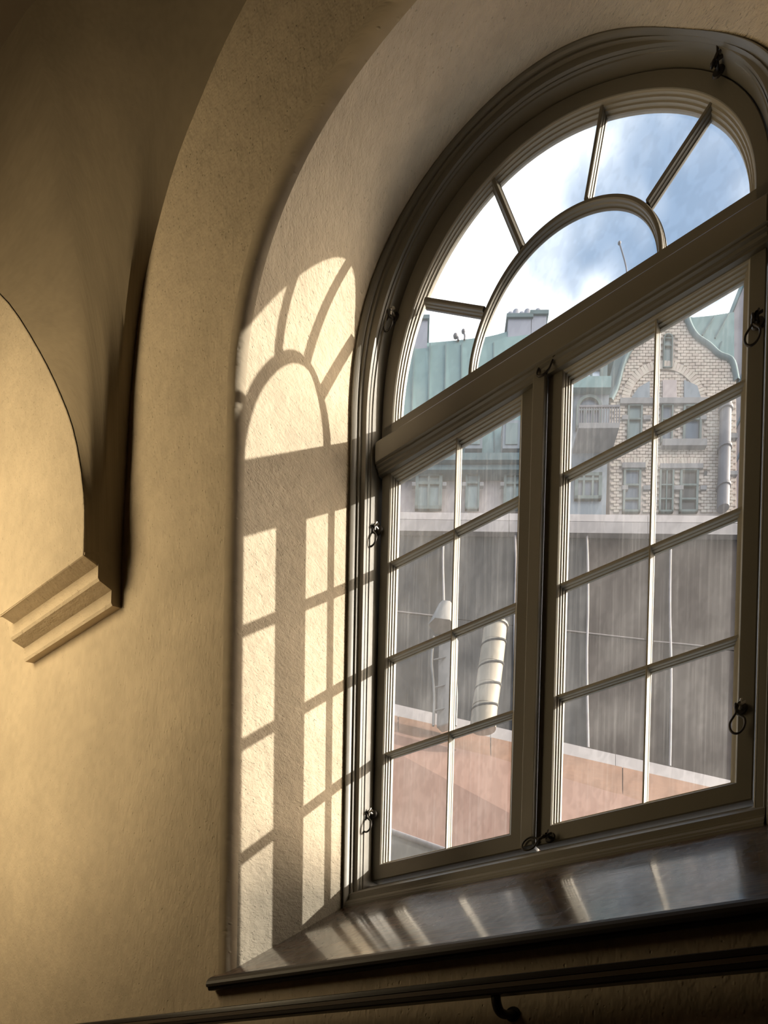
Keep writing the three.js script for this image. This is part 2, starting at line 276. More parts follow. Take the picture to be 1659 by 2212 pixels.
// ------------------------------------------------------------------ the arched window
const win = struct(group('window_1'));
{
  const yb = 0.93, cas = casing(yb), out = stations('outer', yb, 0.004);
  const prof = [[1.3, -0.035], [0, -0.075], [0, 0.0], [0.02, 0.061], [0.10, 0.0635], [0.11, 0.078], [0.15, 0.074], [0.17, 0.095], [0.52, 0.098], [0.55, 0.112], [0.58, 0.114], [0.70, 0.112], [0.71, 0.124], [0.76, 0.134], [0.84, 0.142], [0.93, 0.143], [0.95, 0.120], [1.12, 0.118]];
  const rows = prof.map(([t, z]) => out.map((a, i) => V(a[0] + (cas[i][0] - a[0]) * t, a[1] + (cas[i][1] - a[1]) * t + E, z > 0 ? z * cas[i][2] / Z0 : z)));
  mesh('casing', loft(rows, false, 0.25), M.paint, win);
  // moulded bottom member with its sloping ledge
  const pb = [[-0.07, 1.0], [-0.07, 1.112], [0.0, 1.104], [0.112, 1.046], [0.118, 1.040], [0.118, 1.020], [0.121, 1.017], [0.121, 1.012], [0.130, 1.007], [0.136, 0.998], [0.137, 0.990], [0.142, 0.986], [0.142, 0.88], [-0.07, 0.88]];
  mesh('bottom_ledge', loft(pb.map(([z, y]) => [V(-1.93, y + E, z), V(-1.4, y + E, z), V(-0.9, y + E, z), V(-0.30, y + E, z)]), false, 0.4), M.paint, win);
}
const STICK = [[0, 0], [0.004, -0.004], [0.005, -0.011], [0.010, -0.0125], [0.011, -0.022], [0.016, -0.0235], [0.017, -0.033], [0.022, -0.035], [0.022, -0.050]];
const ZG = -0.043;
function rectSash(parent, xa, xb, ya, yb, ox0, ox1, oy0, oy1) { // opening xa..xb, ya..yb; outside ox0..ox1, oy0..oy1
  const ring = (i, z) => [V(xa + i, ya + i + E, z), V(xb - i, ya + i + E, z), V(xb - i, yb - i + E, z), V(xa + i, yb - i + E, z)];
  const outer = (i, z) => [V(ox0 + i, oy0 + i + E, z), V(ox1 - i, oy0 + i + E, z), V(ox1 - i, oy1 - i + E, z), V(ox0 + i, oy1 - i + E, z)];
  const face = [outer(0, -0.07), outer(0, -0.004), outer(0.004, 0), ring(-0.002, 0), ring(0, -0.002)], bead = STICK.map(([a, z]) => ring(a, z - 0.002));
  const side = (rings, k) => loft(rings.map((r) => { const a = r[k], b = r[(k + 1) % 4]; return [a, a.clone().lerp(b, 0.5), b]; }), false, 0.4);
  for (let k = 0; k < 4; k++) { mesh(k % 2 ? 'stile' : 'rail', side(face, k), M.paint, parent); mesh('glazing_bead', side(bead, k), M.putty, parent); }
}
const BAR = [[-0.011, -0.047], [-0.011, -0.038], [-0.0085, -0.036], [-0.008, -0.027], [-0.006, -0.024], [-0.0055, -0.016], [-0.0035, -0.0125], [0.0035, -0.0125], [0.0055, -0.016], [0.006, -0.024], [0.008, -0.027], [0.0085, -0.036], [0.011, -0.038], [0.011, -0.047]];
const straightBar = (p, q, k = 1) => { const d = q.clone().sub(p).normalize(), w = V(-d.y, d.x, 0), t = V(0, 0, 1); return sweep(BAR.map(([a, b]) => [a * k, b]), [{ p, w, t }, { p: q, w, t }], 0.4); };
const ROWS = [2.542, 2.117, 1.69];
function casement(x0, x1, xm, ox0, ox1) {
  const c = group('casement', win), yb = 1.193, yt = 2.932;
  rectSash(c, x0, x1, yb, yt, ox0, ox1, 1.126, 3.0);
  for (const y of ROWS) mesh('glazing_bar', straightBar(V(x0 + 0.004, y + E, 0), V(x1 - 0.004, y + E, 0), 1.25), M.putty, c);
  mesh('glazing_bar', straightBar(V(xm, yb + 0.004 + E, 0.0008), V(xm, yt - 0.004 + E, 0.0008), 0.8), M.putty, c);
  const xs = [x0, xm, x1], ys = [yb, ...ROWS.slice().reverse(), yt];
  for (let i = 0; i < 2; i++) for (let j = 0; j < 4; j++) {
    const w = xs[i + 1] - xs[i] - 0.004, h = ys[j + 1] - ys[j] - 0.004, g = new THREE.PlaneGeometry(w, h), uv = g.attributes.uv, o = i * 0.37 + j * 0.53 + x0;
    for (let k = 0; k < uv.count; k++) uv.setXY(k, uv.getX(k) * w + o, uv.getY(k) * h + o * 1.7);
    g.translate((xs[i] + xs[i + 1]) / 2, (ys[j] + ys[j + 1]) / 2 + E, ZG);
    mesh('pane', g, M.glass, c);
  }
  return c;
}
casement(-1.838, -1.211, -1.510, -1.884, -1.118);
casement(-1.044, -0.403, -0.705, -1.104, -0.352);
{ // overlapping board where the casements meet
  const g = box(0.050, 1.86, 0.034, -1.131, 2.052 + E, 0.010, 0.004);
  mesh('meeting_board', g, M.paint, win);
  // transom bar, round-fronted, its ends standing over the casing
  const tp = [[-0.07, 2.95], [-0.07, 3.09], [0.01, 3.088], [0.044, 3.062], [0.052, 3.050], [0.053, 3.030], [0.053, 2.975], [0.050, 2.966], [0.040, 2.963], [0.040, 2.956], [0.030, 2.953], [0.026, 2.945], [0.018, 2.941], [0.016, 2.934], [0.0, 2.934]];
  const xs = [[-1.897, 0.3], [-1.893, 0.85], [-1.885, 1], [-1.5, 1], [-1.1, 1], [-0.7, 1], [-0.35, 1], [-0.342, 0.85], [-0.338, 0.3]];
  const rows = tp.map(([z, y]) => xs.map(([x, k]) => V(x, E + 3.01 + (y - 3.01) * (0.75 + 0.25 * k), z > 0 ? z * k : z)));
  mesh('transom', loft([...rows, rows[0]], false, 0.5), M.paint, win);
}
{ // fanlight
  const f = group('fanlight', win), nA = 60, a0 = 0.0, PHI = Array.from({ length: nA + 1 }, (_, i) => a0 + (Math.PI - 2 * a0) * i / nA);
  const fyb = 3.157;
  const row = (k, dr, z) => PHI.map((p) => { const q = arc(k, p, dr); return V(q[0], q[1] + E, z); });
  const ext = (r) => [V(r[0].x, 3.085 + E, r[0].z), ...r, V(r[r.length - 1].x, 3.085 + E, r[0].z)];
  mesh('arched_rail', loft([ext(row('outer', 0, -0.07)), ext(row('outer', 0, -0.004)), ext(row('outer', -0.004, 0)), ext(row('inner', 0.002, 0)), ext(row('inner', 0, -0.002))], false, 0.5), M.paint, f);
  mesh('glazing_bead', loft(STICK.map(([a, z]) => ext(row('inner', -a, z - 0.002))), false, 0.4), M.putty, f);
  const br = [[-0.07, 3.06], [0, 3.06], [0, 3.153], [-0.002, 3.155], ...STICK.slice(1).map(([a, z]) => [z - 0.002, 3.155 + a])];
  mesh('bottom_rail', loft(br.map(([z, y]) => [V(-1.88, y + E, z), V(-1.1, y + E, z), V(-0.35, y + E, z)]), false, 0.4), M.paint, f);
  const bandMid = (p) => { const a = arc('bandi', p), b = arc('bando', p); return [(a[0] + b[0]) / 2, (a[1] + b[1]) / 2]; };
  // the inner half-round bar, a little wider than the spokes
  const fr = PHI.map((p) => { const c = bandMid(p), c1 = bandMid(p + 0.01), d = V(c1[0] - c[0], c1[1] - c[1], 0).normalize(); return { p: V(c[0], c[1] + E, 0), w: V(-d.y, d.x, 0), t: V(0, 0, 1) }; });
  mesh('curved_bar', sweep(BAR.map(([a, b]) => [a * 1.5, b]), fr, 0.4), M.paint, f);
  const SP = [[[-1.69, 3.628], [-1.40, 3.405]], [[-1.372, 3.915], [-1.238, 3.548]], [[-0.925, 3.862], [-0.977, 3.558]], [[-0.524, 3.585], [-0.748, 3.385]]];
  for (const [a, b] of SP) mesh('spoke', straightBar(V(a[0], a[1] + E, 0.0008), V(b[0], b[1] + E, 0.0008), 1.5), M.paint, f);
  // panes: the half-round one and five between the spokes
  const angle = (k, [x, y]) => Math.atan2(y - CY, CX - x);
  const pane = (poly) => { const g = fixUV(new THREE.ShapeGeometry(shapeOf(poly)).toNonIndexed()); g.translate(0, E, ZG); mesh('pane', g, M.glassUp, f); };
  const arcPts = (k, p0, p1, n, dr = 0) => Array.from({ length: n + 1 }, (_, i) => arc(k, p0 + (p1 - p0) * i / n, dr));
  pane(arcPts('bandi', 0, Math.PI, 30, 0.012));
  const cuts = [[0, 0], ...SP.map(([a, b]) => [angle('inner', a), angle('bando', b)]), [Math.PI, Math.PI]];
  for (let i = 0; i < 5; i++) pane([...arcPts('inner', cuts[i][0], cuts[i + 1][0], 12, -0.012), ...arcPts('bando', cuts[i + 1][1], cuts[i][1], 10, -0.012)]);
  mesh('crack', tube([V(-0.534, 3.62 + E, ZG + 0.002), V(-0.472, 3.452 + E, ZG + 0.002), V(-0.408, 3.285 + E, ZG + 0.002)], 0.002, 8, 5), M.iron, f).userData.label = 'hairline crack across the glass';
}
{ // window catches: a round plate, a cross-shaped bolt and a drop ring
  const plate = new THREE.CylinderGeometry(0.013, 0.015, 0.004, 20).rotateX(Math.PI / 2).translate(0, 0, 0.002);
  const ringPts = []; for (let i = 0; i < 22; i++) { const a = i / 22 * 2 * Math.PI, r = 0.017 * (1 - 0.35 * Math.cos(a) * (Math.cos(a) > 0 ? 1 : 0)); ringPts.push(V(Math.sin(a) * r * (Math.cos(a) > 0 ? 1 - 0.75 * Math.cos(a) ** 2 : 1), -0.043 + Math.cos(a) * 0.024 + (Math.cos(a) > 0 ? 0.004 : 0), 0)); }
  const ring = tube(ringPts, 0.0028, 44, 8, true), neck = tube([V(0, -0.016, 0), V(0, -0.006, 0), V(0, 0.006, 0)], 0.0045, 6, 8);
  const eye = fixUV(new THREE.TorusGeometry(0.0065, 0.0026, 8, 16).toNonIndexed()).rotateY(Math.PI / 2);
  const bolt = mergeGeometries([tube([V(0, 0, 0), V(0, 0, 0.030)], 0.0042, 4, 10), tube([V(-0.014, 0.002, 0.022), V(0, 0, 0.024), V(0.013, 0.003, 0.022)], 0.0034, 8, 8), tube([V(0.003, 0.014, 0.020), V(0, 0, 0.024), V(-0.003, -0.011, 0.022)], 0.0032, 8, 8)]);
  const place = (x, y, z, turn, lean, bright) => {
    const g = group('window_catch', win); g.position.set(x, y + E, z); g.scale.setScalar(1.35);
    mesh('plate', plate, M.iron, g); mesh('bolt', bolt, bright ? M.steel : M.iron, g);
    const r = mesh('drop_ring', mergeGeometries([ring, neck, eye]), M.iron, g); r.rotation.set(lean, 0, turn); r.position.set(-0.008, -0.004, 0.026);
  };
  place(-1.832, 3.618, 0.004, 0.05, -0.1, true); place(-0.512, 3.612, 0.02, 2.4, 0.5, false); place(-1.040, 2.975, 0.0, -1.15, 0, true);
  place(-1.882, 2.688, 0.012, 0.05, -0.1, true); place(-1.872, 1.418, 0.012, 0.15, -0.15, true); place(-0.372, 2.69, 0.006, 0, 0, false); place(-0.392, 1.43, 0.006, 0.1, 0, true); place(-1.045, 1.146, 0.0, -1.3, 0, false);
}

// ------------------------------------------------------------------ sill and handrail
{
  const sillRoot = tag(group('window_sill'), 'dark varnished wooden sill board sloping down from the arched window into the room', 'sill');
  sillRoot.position.set(-1.1, sillY(0.5) + E, 0.5);
  const zF = 0.805, x0 = -1.952, x1 = -0.235;
  const put = (g) => { const p = g.attributes.position; for (let i = 0; i < p.count; i++) p.setY(i, p.getY(i) + sillY(p.getZ(i)) + E); g.translate(-sillRoot.position.x, -sillRoot.position.y, -sillRoot.position.z); g.computeVertexNormals(); return g; };
  // board in plan (x, z), thickness downwards
  const plan = [[-1.948, Z0 - 0.03], [-0.285, Z0 - 0.03], [-0.07, ZW + 0.004], [-0.03, ZW + 0.004], [-0.03, zF], [-2.012, zF], [-2.012, ZW + 0.004], [-1.966, ZW + 0.004]];
  const b = new THREE.ExtrudeGeometry(shapeOf(plan.map(([x, z]) => [x, -z])), { depth: 0.03, bevelEnabled: false, steps: 1 }); b.rotateX(-Math.PI / 2); b.translate(0, -0.03, 0);
  const bg = fixUV(b), uv = bg.attributes.uv, p = bg.attributes.position;
  for (let i = 0; i < p.count; i++) uv.setXY(i, p.getX(i), p.getZ(i));
  mesh('board', put(bg), M.wood, sillRoot);
  // moulded nosing along the front
  const pr = [[zF - 0.004, 0.0005], [zF + 0.008, -0.001], [zF + 0.016, -0.007], [zF + 0.018, -0.016], [zF + 0.016, -0.026], [zF + 0.009, -0.031], [zF + 0.008, -0.037], [zF + 0.004, -0.045], [zF - 0.008, -0.052], [zF - 0.02, -0.054], [zF - 0.02, -0.002]];
  const rows = [-2.016, -2.012, -1.5, -1.1, -0.6, -0.18].map((x, i) => pr.map(([z, y]) => V(x, y + (i ? 0 : 0), z)));
  mesh('nosing', put(sweep(pr.map(([z, y]) => [z, y]), [-2.016, -1.5, -1.0, -0.5, -0.02].map((x) => ({ p: V(x, 0, 0), w: V(0, 0, 1), t: V(0, 1, 0) })), 0.5)), M.nose, sillRoot);
}
{
  const h = tag(group('handrail'), 'black moulded stair handrail running along the wall below the sill', 'handrail');
  const P0 = V(-2.75, 0.4065 + E, 0.865), P1 = V(0.3, 0.4125 + E, 0.865);
  h.position.copy(P0.clone().lerp(P1, 0.5));
  const d = P1.clone().sub(P0).normalize(), w = V(0, 0, 1), t = V(0, 1, 0), L = P0.distanceTo(P1) / 2;
  const end = (s) => d.clone().multiplyScalar(s * L);
  const pr = [[-0.022, 0.0], [-0.018, 0.010], [-0.008, 0.0145], [0.008, 0.0145], [0.018, 0.010], [0.022, 0.0], [0.022, -0.006], [0.0185, -0.0075], [0.0185, -0.021], [0.022, -0.0225], [0.022, -0.033], [0.018, -0.037], [-0.018, -0.037], [-0.022, -0.033]];
  mesh('rail', sweep(pr, [-1, -0.5, 0, 0.5, 1].map((s) => ({ p: end(s), w, t })), 0.5), M.rail, h);
  mesh('inlay', (() => { const g = box(2 * L, 0.0125, 0.004, 0, -0.0142, 0.0187); return g.applyMatrix4(new THREE.Matrix4().makeRotationZ(Math.atan2(d.y, d.x))); })(), M.groove, h).userData.label = 'worn brown strip let into the rail side';
  for (const x of [-0.838, -2.3]) {
    const k = group('bracket', h), u = V(x, 0.403 + E, 0.865).sub(h.position);
    mesh('arm', tube([u.clone().add(V(0, -0.025, 0)), u.clone().add(V(0.002, -0.045, -0.001)), u.clone().add(V(0.006, -0.068, -0.012)), u.clone().add(V(0.01, -0.074, -0.04)), u.clone().add(V(0.012, -0.066, -0.082))], 0.013, 24, 10), M.iron, k);
    mesh('wall_plate', new THREE.CylinderGeometry(0.02, 0.022, 0.005, 24).rotateX(Math.PI / 2).translate(u.x + 0.012, u.y - 0.066, u.z - 0.083), M.iron, k);
  }
}

// ------------------------------------------------------------------ outside: the street front across the yard, 36 m away, and the roofs below the window
const CAM = V(0, E, D), DF = 36, RF = RT.clone().addScaledVector(AX, -0.031).normalize(), NF = V(RF.z, 0, -RF.x).multiplyScalar(-1), YAW = Math.atan2(-RF.z, RF.x);
const O_F = CAM.clone().addScaledVector(AX, DF);
const rayTo = (px, py) => { const dx = px - PX, dy = py - PY, c = Math.cos(ROLL), s = Math.sin(ROLL), x = (c * dx + s * dy) / F, y = (-s * dx + c * dy) / F; return AX.clone().addScaledVector(RT, x).addScaledVector(V(0, 1, 0), -y); };
const fpt = (px, py) => { const r = rayTo(px, py), k = O_F.clone().sub(CAM).dot(NF) / r.dot(NF), p = CAM.clone().addScaledVector(r, k).sub(O_F); return [p.dot(RF), p.y]; };
const at = (px, py, d) => CAM.clone().addScaledVector(rayTo(px, py), d);
const GROUND = -9;                                         // street level in the front's own coordinates
function front(name, u) { const g = group(name); g.position.copy(O_F).addScaledVector(RF, u).add(V(0, GROUND, 0)); g.rotation.y = YAW; g.u0 = u; return g; }
const rel = (g, px, py, z = 0) => { const [u, v] = fpt(px, py), k = (DF - z) / DF; return [u * k - g.u0, v * k - GROUND]; };   // the point of the front plane, or of a plane z in front of it
const O = {
  brick: std(col(0.471, 0.403, 0.349), 0.9, {}), brick2: std(col(0.431, 0.362, 0.315), 0.9), brick3: std(col(0.467, 0.41, 0.353), 0.9), joint: std(col(0.448, 0.373, 0.332), 0.95),
  stone: std(col(0.197, 0.197, 0.205), 0.85), pinkish: std(col(0.41, 0.349, 0.344), 0.9), bluegrey: std(col(0.194, 0.23, 0.266), 0.85), copper: std(col(0.153, 0.253, 0.262), 0.75), copperDark: std(col(0.09, 0.148, 0.164), 0.75),
  frame: std(col(0.08, 0.12, 0.12), 0.6), pane: phys(col(0.05, 0.085, 0.13), 0.25, { specularIntensity: 0.5 }), paneGreen: phys(col(0.13, 0.19, 0.20), 0.3, { specularIntensity: 0.5 }), paneDark: phys(col(0.03, 0.036, 0.042), 0.25, { specularIntensity: 0.4 }), pipe: std(col(0.13, 0.13, 0.15), 0.6),
  chimney: std(col(0.295, 0.312, 0.369), 0.9),
  panel: phys(col(0.018, 0.02, 0.024), 0.75, { specularIntensity: 0.2 }), panelWarm: phys(col(0.024, 0.018, 0.017), 0.75, { specularIntensity: 0.2 }), seam: std(col(0.292, 0.258, 0.251), 0.6), cap: std(col(0.201, 0.189, 0.195), 0.7), salmon: std(col(0.165, 0.08, 0.045), 0.85, { map: per(plasterTint, 1.3) }), salmonDark: std(col(0.14, 0.07, 0.049), 0.85),
  tar: std(col(0.03, 0.033, 0.035), 0.9), cream: std(col(0.294, 0.256, 0.198), 0.6), galv: std(col(0.2, 0.195, 0.185), 0.45, { metalness: 0.2 }), duct: std(col(0.252, 0.231, 0.21), 0.6),
};
const slab = (poly, z0, depth) => { const g = extrude(poly, depth); g.translate(0, 0, z0); return g; };
// a window of the front: frame, bars and panes, set back in its opening
function frontWindow(b, x0, x1, y0, y1, { arch = false, cols = 1, rows = [0.62], pane = O.pane, frame = O.frame } = {}) {
  const [u0, v1] = rel(b, x0, y0), [u1] = rel(b, x1, y0), [, v0] = rel(b, x0, y1), w = u1 - u0, h = v1 - v0, t = Math.min(0.16, w * 0.12), k = group('window', b), g = [];
  g.push(box(t, h, 0.16, u0 + t / 2, v0 + h / 2, 0.06), box(t, h, 0.16, u1 - t / 2, v0 + h / 2, 0.06), box(w, t, 0.16, u0 + w / 2, v0 + t / 2, 0.06));
  if (arch) { const s = new THREE.Shape(); s.moveTo(u0, v1); s.lineTo(u0, v1 + 0.001); s.absarc(u0 + w / 2, v1, w / 2, Math.PI, 0, true); s.lineTo(u0 + w, v1); s.lineTo(u1 - t, v1); s.absarc(u0 + w / 2, v1, w / 2 - t, 0, Math.PI, false); const e = extrude(s, 0.16); e.translate(0, 0, -0.02); g.push(e, box(w, t * 0.7, 0.14, u0 + w / 2, v1, 0.06)); }
  else g.push(box(w, t, 0.16, u0 + w / 2, v1 - t / 2, 0.06));
  for (let i = 1; i < cols; i++) g.push(box(t * 0.7, h, 0.13, u0 + w * i / cols, v0 + h / 2, 0.06));
  for (const r of rows) g.push(box(w, t * 0.8, 0.14, u0 + w / 2, v0 + h * r, 0.06));
  mesh('window_frame', g, frame, k);
  const poly = arch ? (() => { const s = new THREE.Shape(); s.moveTo(u0, v0); s.lineTo(u1, v0); s.lineTo(u1, v1); s.absarc(u0 + w / 2, v1, w / 2, 0, Math.PI, false); return s; })() : null;
  mesh('pane', poly ? (() => { const e = extrude(poly, 0.02); e.translate(0, 0, 0.01); return e; })() : box(w, h, 0.02, u0 + w / 2, v0 + h / 2, 0.02), pane, k);
  return k;
}
const band = (b, name, x0, x1, y0, y1, m, d = 0.18) => { const [u0, v1] = rel(b, x0, y0), [u1, v0] = rel(b, x1, y1); return mesh(name, box(Math.abs(u1 - u0), Math.abs(v1 - v0), d, (u0 + u1) / 2, (v0 + v1) / 2, d / 2), m, b); };
{ // the brick gable
  const b = tag(front('gable_house', fpt(1450, 1100)[0]), 'pale brick house with a curved gable and arched brickwork seen through the right casement', 'house');
  const outline = [[1317, 1110], [1317, 865], [1330, 840], [1344, 790], [1368, 742], [1398, 702], [1432, 678], [1462, 660], [1476, 664], [1486, 700], [1502, 728], [1530, 748], [1550, 768], [1575, 778], [1590, 822], [1592, 1110]];
  const poly = outline.map(([x, y]) => rel(b, x, y)), lo = [[poly[poly.length - 1][0], 0], [poly[0][0], 0]];
  mesh('wall', slab([...poly, ...lo], -1.0, 1.0), O.joint, b);
  const holes = [[1432, 1452, 728, 800], [1355, 1387, 878, 962], [1428, 1453, 878, 962], [1475, 1515, 878, 962], [1346, 1384, 1016, 1110], [1424, 1455, 1016, 1110], [1468, 1508, 1016, 1110], [1520, 1526, 1020, 1030]];
  const inside = (x, y) => { let c = false; for (let i = 0, j = outline.length - 1; i < outline.length; j = i++) { const [xi, yi] = outline[i], [xj, yj] = outline[j]; if ((yi > y) !== (yj > y) && x < ((xj - xi) * (y - yi)) / (yj - yi) + xi) c = !c; } return c; };
  const r = rnd(11), spots = [], bw = 12.6, bh = 6.6;
  for (let j = 0; j * bh < 460; j++) for (let i = 0; i * bw < 330; i++) {
    const x = 1318 + i * bw + (j % 2 ? bw / 2 : 0), y = 1106 - j * bh;
    if (!inside(x - 4, y - 2) || !inside(x + 5, y + 2) || holes.some(([a, c, e, f]) => x > a - 5 && x < c + 5 && y > e - 3 && y < f + 3)) continue;
    if (Math.hypot(x - 1432, (y - 872)) < 92 && Math.hypot(x - 1432, y - 872) > 72 && y < 872) continue;
    spots.push([x, y]);
  }
  const [a0, c0] = rel(b, 1400, 1000), [a1, c1] = rel(b, 1400 + bw, 1000 + bh), W = (a1 - a0) * 0.92, H = (c0 - c1) * 0.84, bg = new RoundedBoxGeometry(W, H, 0.09, 1, 0.012), bm = [O.brick, O.brick2, O.brick3, O.brick];
  const rest = [];
  spots.forEach(([x, y], i) => { const [u, v] = rel(b, x, y), t = bm[Math.floor(r() * 4)]; if (i < 290) { const o = mesh('brick', bg, t, b); o.position.set(u, v, 0.01 + r() * 0.02); } else rest.push([u, v, r(), t]); });
  const im = new THREE.InstancedMesh(bg, std(col(1, 1, 1), 0.9), rest.length), q4 = new THREE.Matrix4();
  rest.forEach(([u, v, k, t], i) => { im.setMatrixAt(i, q4.makeTranslation(u, v, 0.01 + k * 0.02)); im.setColorAt(i, t.color); });
  im.name = 'upper_brickwork'; im.userData.kind = 'stuff'; im.castShadow = im.receiveShadow = true; b.add(im);
  // radiating bricks of the big relief arch and of the two flat arches
  const ray = (cx, cy, r0, r1, a0_, a1_, n, name) => { for (let i = 0; i < n; i++) { const a = a0_ + (a1_ - a0_) * (i + 0.5) / n, [u0, v0] = rel(b, cx - Math.cos(a) * r0, cy - Math.sin(a) * r0), [u1, v1] = rel(b, cx - Math.cos(a) * r1, cy - Math.sin(a) * r1), L = Math.hypot(u1 - u0, v1 - v0), o = mesh(name, box(L, 0.8 * Math.abs(a1_ - a0_) / n * r1 * DF / F, 0.13, 0, 0, 0.03), i % 3 ? O.brick3 : O.brick2, b); o.position.set((u0 + u1) / 2, (v0 + v1) / 2, 0); o.rotation.z = Math.atan2(v1 - v0, u1 - u0); } };
  ray(1432, 874, 73, 91, 0.12, Math.PI - 0.12, 34, 'arch_brick');
  ray(1370, 1090, 80, 98, 1.25, 1.9, 9, 'arch_brick'); ray(1444, 1090, 80, 98, 1.28, 1.86, 8, 'arch_brick'); ray(1490, 1090, 80, 98, 1.28, 1.86, 8, 'arch_brick');
  for (const [x0, x1, lean] of [[1362, 1402, 1], [1476, 1512, -1], [1430, 1460, 0]]) { const pts = lean ? [[x0, 864], [x1, 864], lean > 0 ? [x1, 828] : [x1 - 8, 838], lean > 0 ? [x0 + 16, 842] : [x0, 826]] : [[x0, 866], [x1, 866], [x1, 826], [x0, 826]]; mesh('blind_panel', slab(pts.map(([x, y]) => rel(b, x, y)), 0.02, 0.10), lean ? O.bluegrey : O.pinkish, b); }
  band(b, 'lintel', 1338, 1562, 867, 878, O.stone); band(b, 'lintel', 1342, 1392, 1006, 1017, O.stone); band(b, 'lintel', 1424, 1516, 1008, 1018, O.stone); band(b, 'window_ledge', 1427, 1522, 960, 974, O.stone, 0.3);
  for (const y of [903, 1054]) for (const [x0, x1] of [[1342, 1355], [1388, 1404], [1454, 1474], [1511, 1524]]) band(b, 'stone_block', x0, x1, y, y + 9, O.stone, 0.15);
  frontWindow(b, 1432, 1452, 736, 800, { arch: true, rows: [0.75], pane: O.paneGreen });
  frontWindow(b, 1355, 1387, 878, 962, { pane: O.paneGreen }); frontWindow(b, 1428, 1453, 878, 962); frontWindow(b, 1475, 1515, 878, 962, { pane: O.pane });
  frontWindow(b, 1346, 1384, 1016, 1110, { rows: [0.3, 0.62] }); frontWindow(b, 1424, 1455, 1016, 1110, { rows: [0.3, 0.62], cols: 2, pane: O.paneDark }); frontWindow(b, 1468, 1508, 1016, 1110, { rows: [0.3, 0.62], pane: O.paneDark });
  band(b, 'vent', 1520, 1527, 1020, 1030, O.paneDark, 0.06);
  { const [u, v0] = rel(b, 1556, 1110), [, v1] = rel(b, 1556, 876), g = group('downpipe', b); mesh('pipe', [new THREE.CylinderGeometry(0.27, 0.29, v1 - v0, 14).translate(u, (v0 + v1) / 2, 0.3)], O.pipe, g); for (const k of [0.2, 0.55, 0.9]) mesh('pipe_collar', new THREE.CylinderGeometry(0.34, 0.34, 0.12, 14).translate(u, v0 + (v1 - v0) * k, 0.3), O.pipe, g); }
  band(b, 'stone_band', 1570, 1590, 943, 953, O.stone); band(b, 'stone_band', 1568, 1590, 1024, 1032, O.stone);
  // green copper roof running back behind the gable, with its curled verge
  const roof = mesh('copper_roof', slab([[1474, 668], [1500, 676], [1540, 672], [1590, 664], [1590, 850], [1578, 790], [1552, 776], [1530, 756], [1502, 738], [1484, 706]].map(([x, y]) => rel(b, x, y)), -1.2, 1.0), O.copper, b);
  for (const [p, q] of [[[1545, 676], [1520, 716]], [[1578, 668], [1548, 722]], [[1562, 730], [1548, 772]]]) { const A = rel(b, ...p), B = rel(b, ...q), L = Math.hypot(A[0] - B[0], A[1] - B[1]), o = mesh('roof_seam', box(L, 0.06, 0.07, 0, 0, 0), O.copperDark, roof); o.position.set((A[0] + B[0]) / 2, (A[1] + B[1]) / 2, -0.18); o.rotation.z = Math.atan2(B[1] - A[1], B[0] - A[0]); }
  mesh('copper_roof', slab([[1312, 900], [1312, 705], [1400, 690], [1440, 672], [1440, 900]].map(([x, y]) => rel(b, x, y, -1.6)), -2.4, 0.8), O.copperDark, b);
  mesh('gable_coping', (() => { const e = [[1318, 868], [1330, 842], [1344, 792], [1368, 744], [1398, 704], [1432, 680], [1462, 662], [1476, 664], [1486, 702], [1502, 730], [1530, 750], [1552, 770], [1578, 782], [1590, 826]].map(([x, y]) => { const [u, v] = rel(b, x, y); return V(u, v, 0.05); }); return tube(e, 0.16, 60, 6); })(), O.copperDark, b);
}
{ // turret at the right edge
  const b = tag(front('corner_turret', fpt(1620, 1100)[0]), 'narrow pinkish corner turret with a green cap at the right edge of the view', 'tower');
  const ZT = -2.7, [u0] = rel(b, 1584, 900, ZT), [u1] = rel(b, 1672, 900, ZT), [, v1] = rel(b, 1600, 640, ZT), [, v2] = rel(b, 1600, 560, ZT);
  mesh('wall', box(u1 - u0, v1, 2.4, (u0 + u1) / 2, v1 / 2, ZT), O.pinkish, b);
  mesh('cap_roof', (() => { const g = new THREE.CylinderGeometry(0.3, 0.95, v2 - v1 + 1.4, 8); g.translate((u0 + u1) / 2, v1 + (v2 - v1 + 1.4) / 2, ZT); return g; })(), O.copperDark, b);
  mesh('eaves', box(u1 - u0 + 0.1, 0.5, 3.0, (u0 + u1) / 2, v1, ZT), O.copper, b);
  mesh('rainpipe', new THREE.CylinderGeometry(0.17, 0.17, v1, 10).translate(u0 + 0.1, v1 / 2, ZT + 1.3), O.bluegrey, b);
  const [, s0] = rel(b, 1600, 722); for (const k of [0, 2.2, 4.1]) mesh('string_course', box(u1 - u0 + 0.1, 0.22, 2.5, (u0 + u1) / 2, s0 - k, ZT), O.bluegrey, b);
}
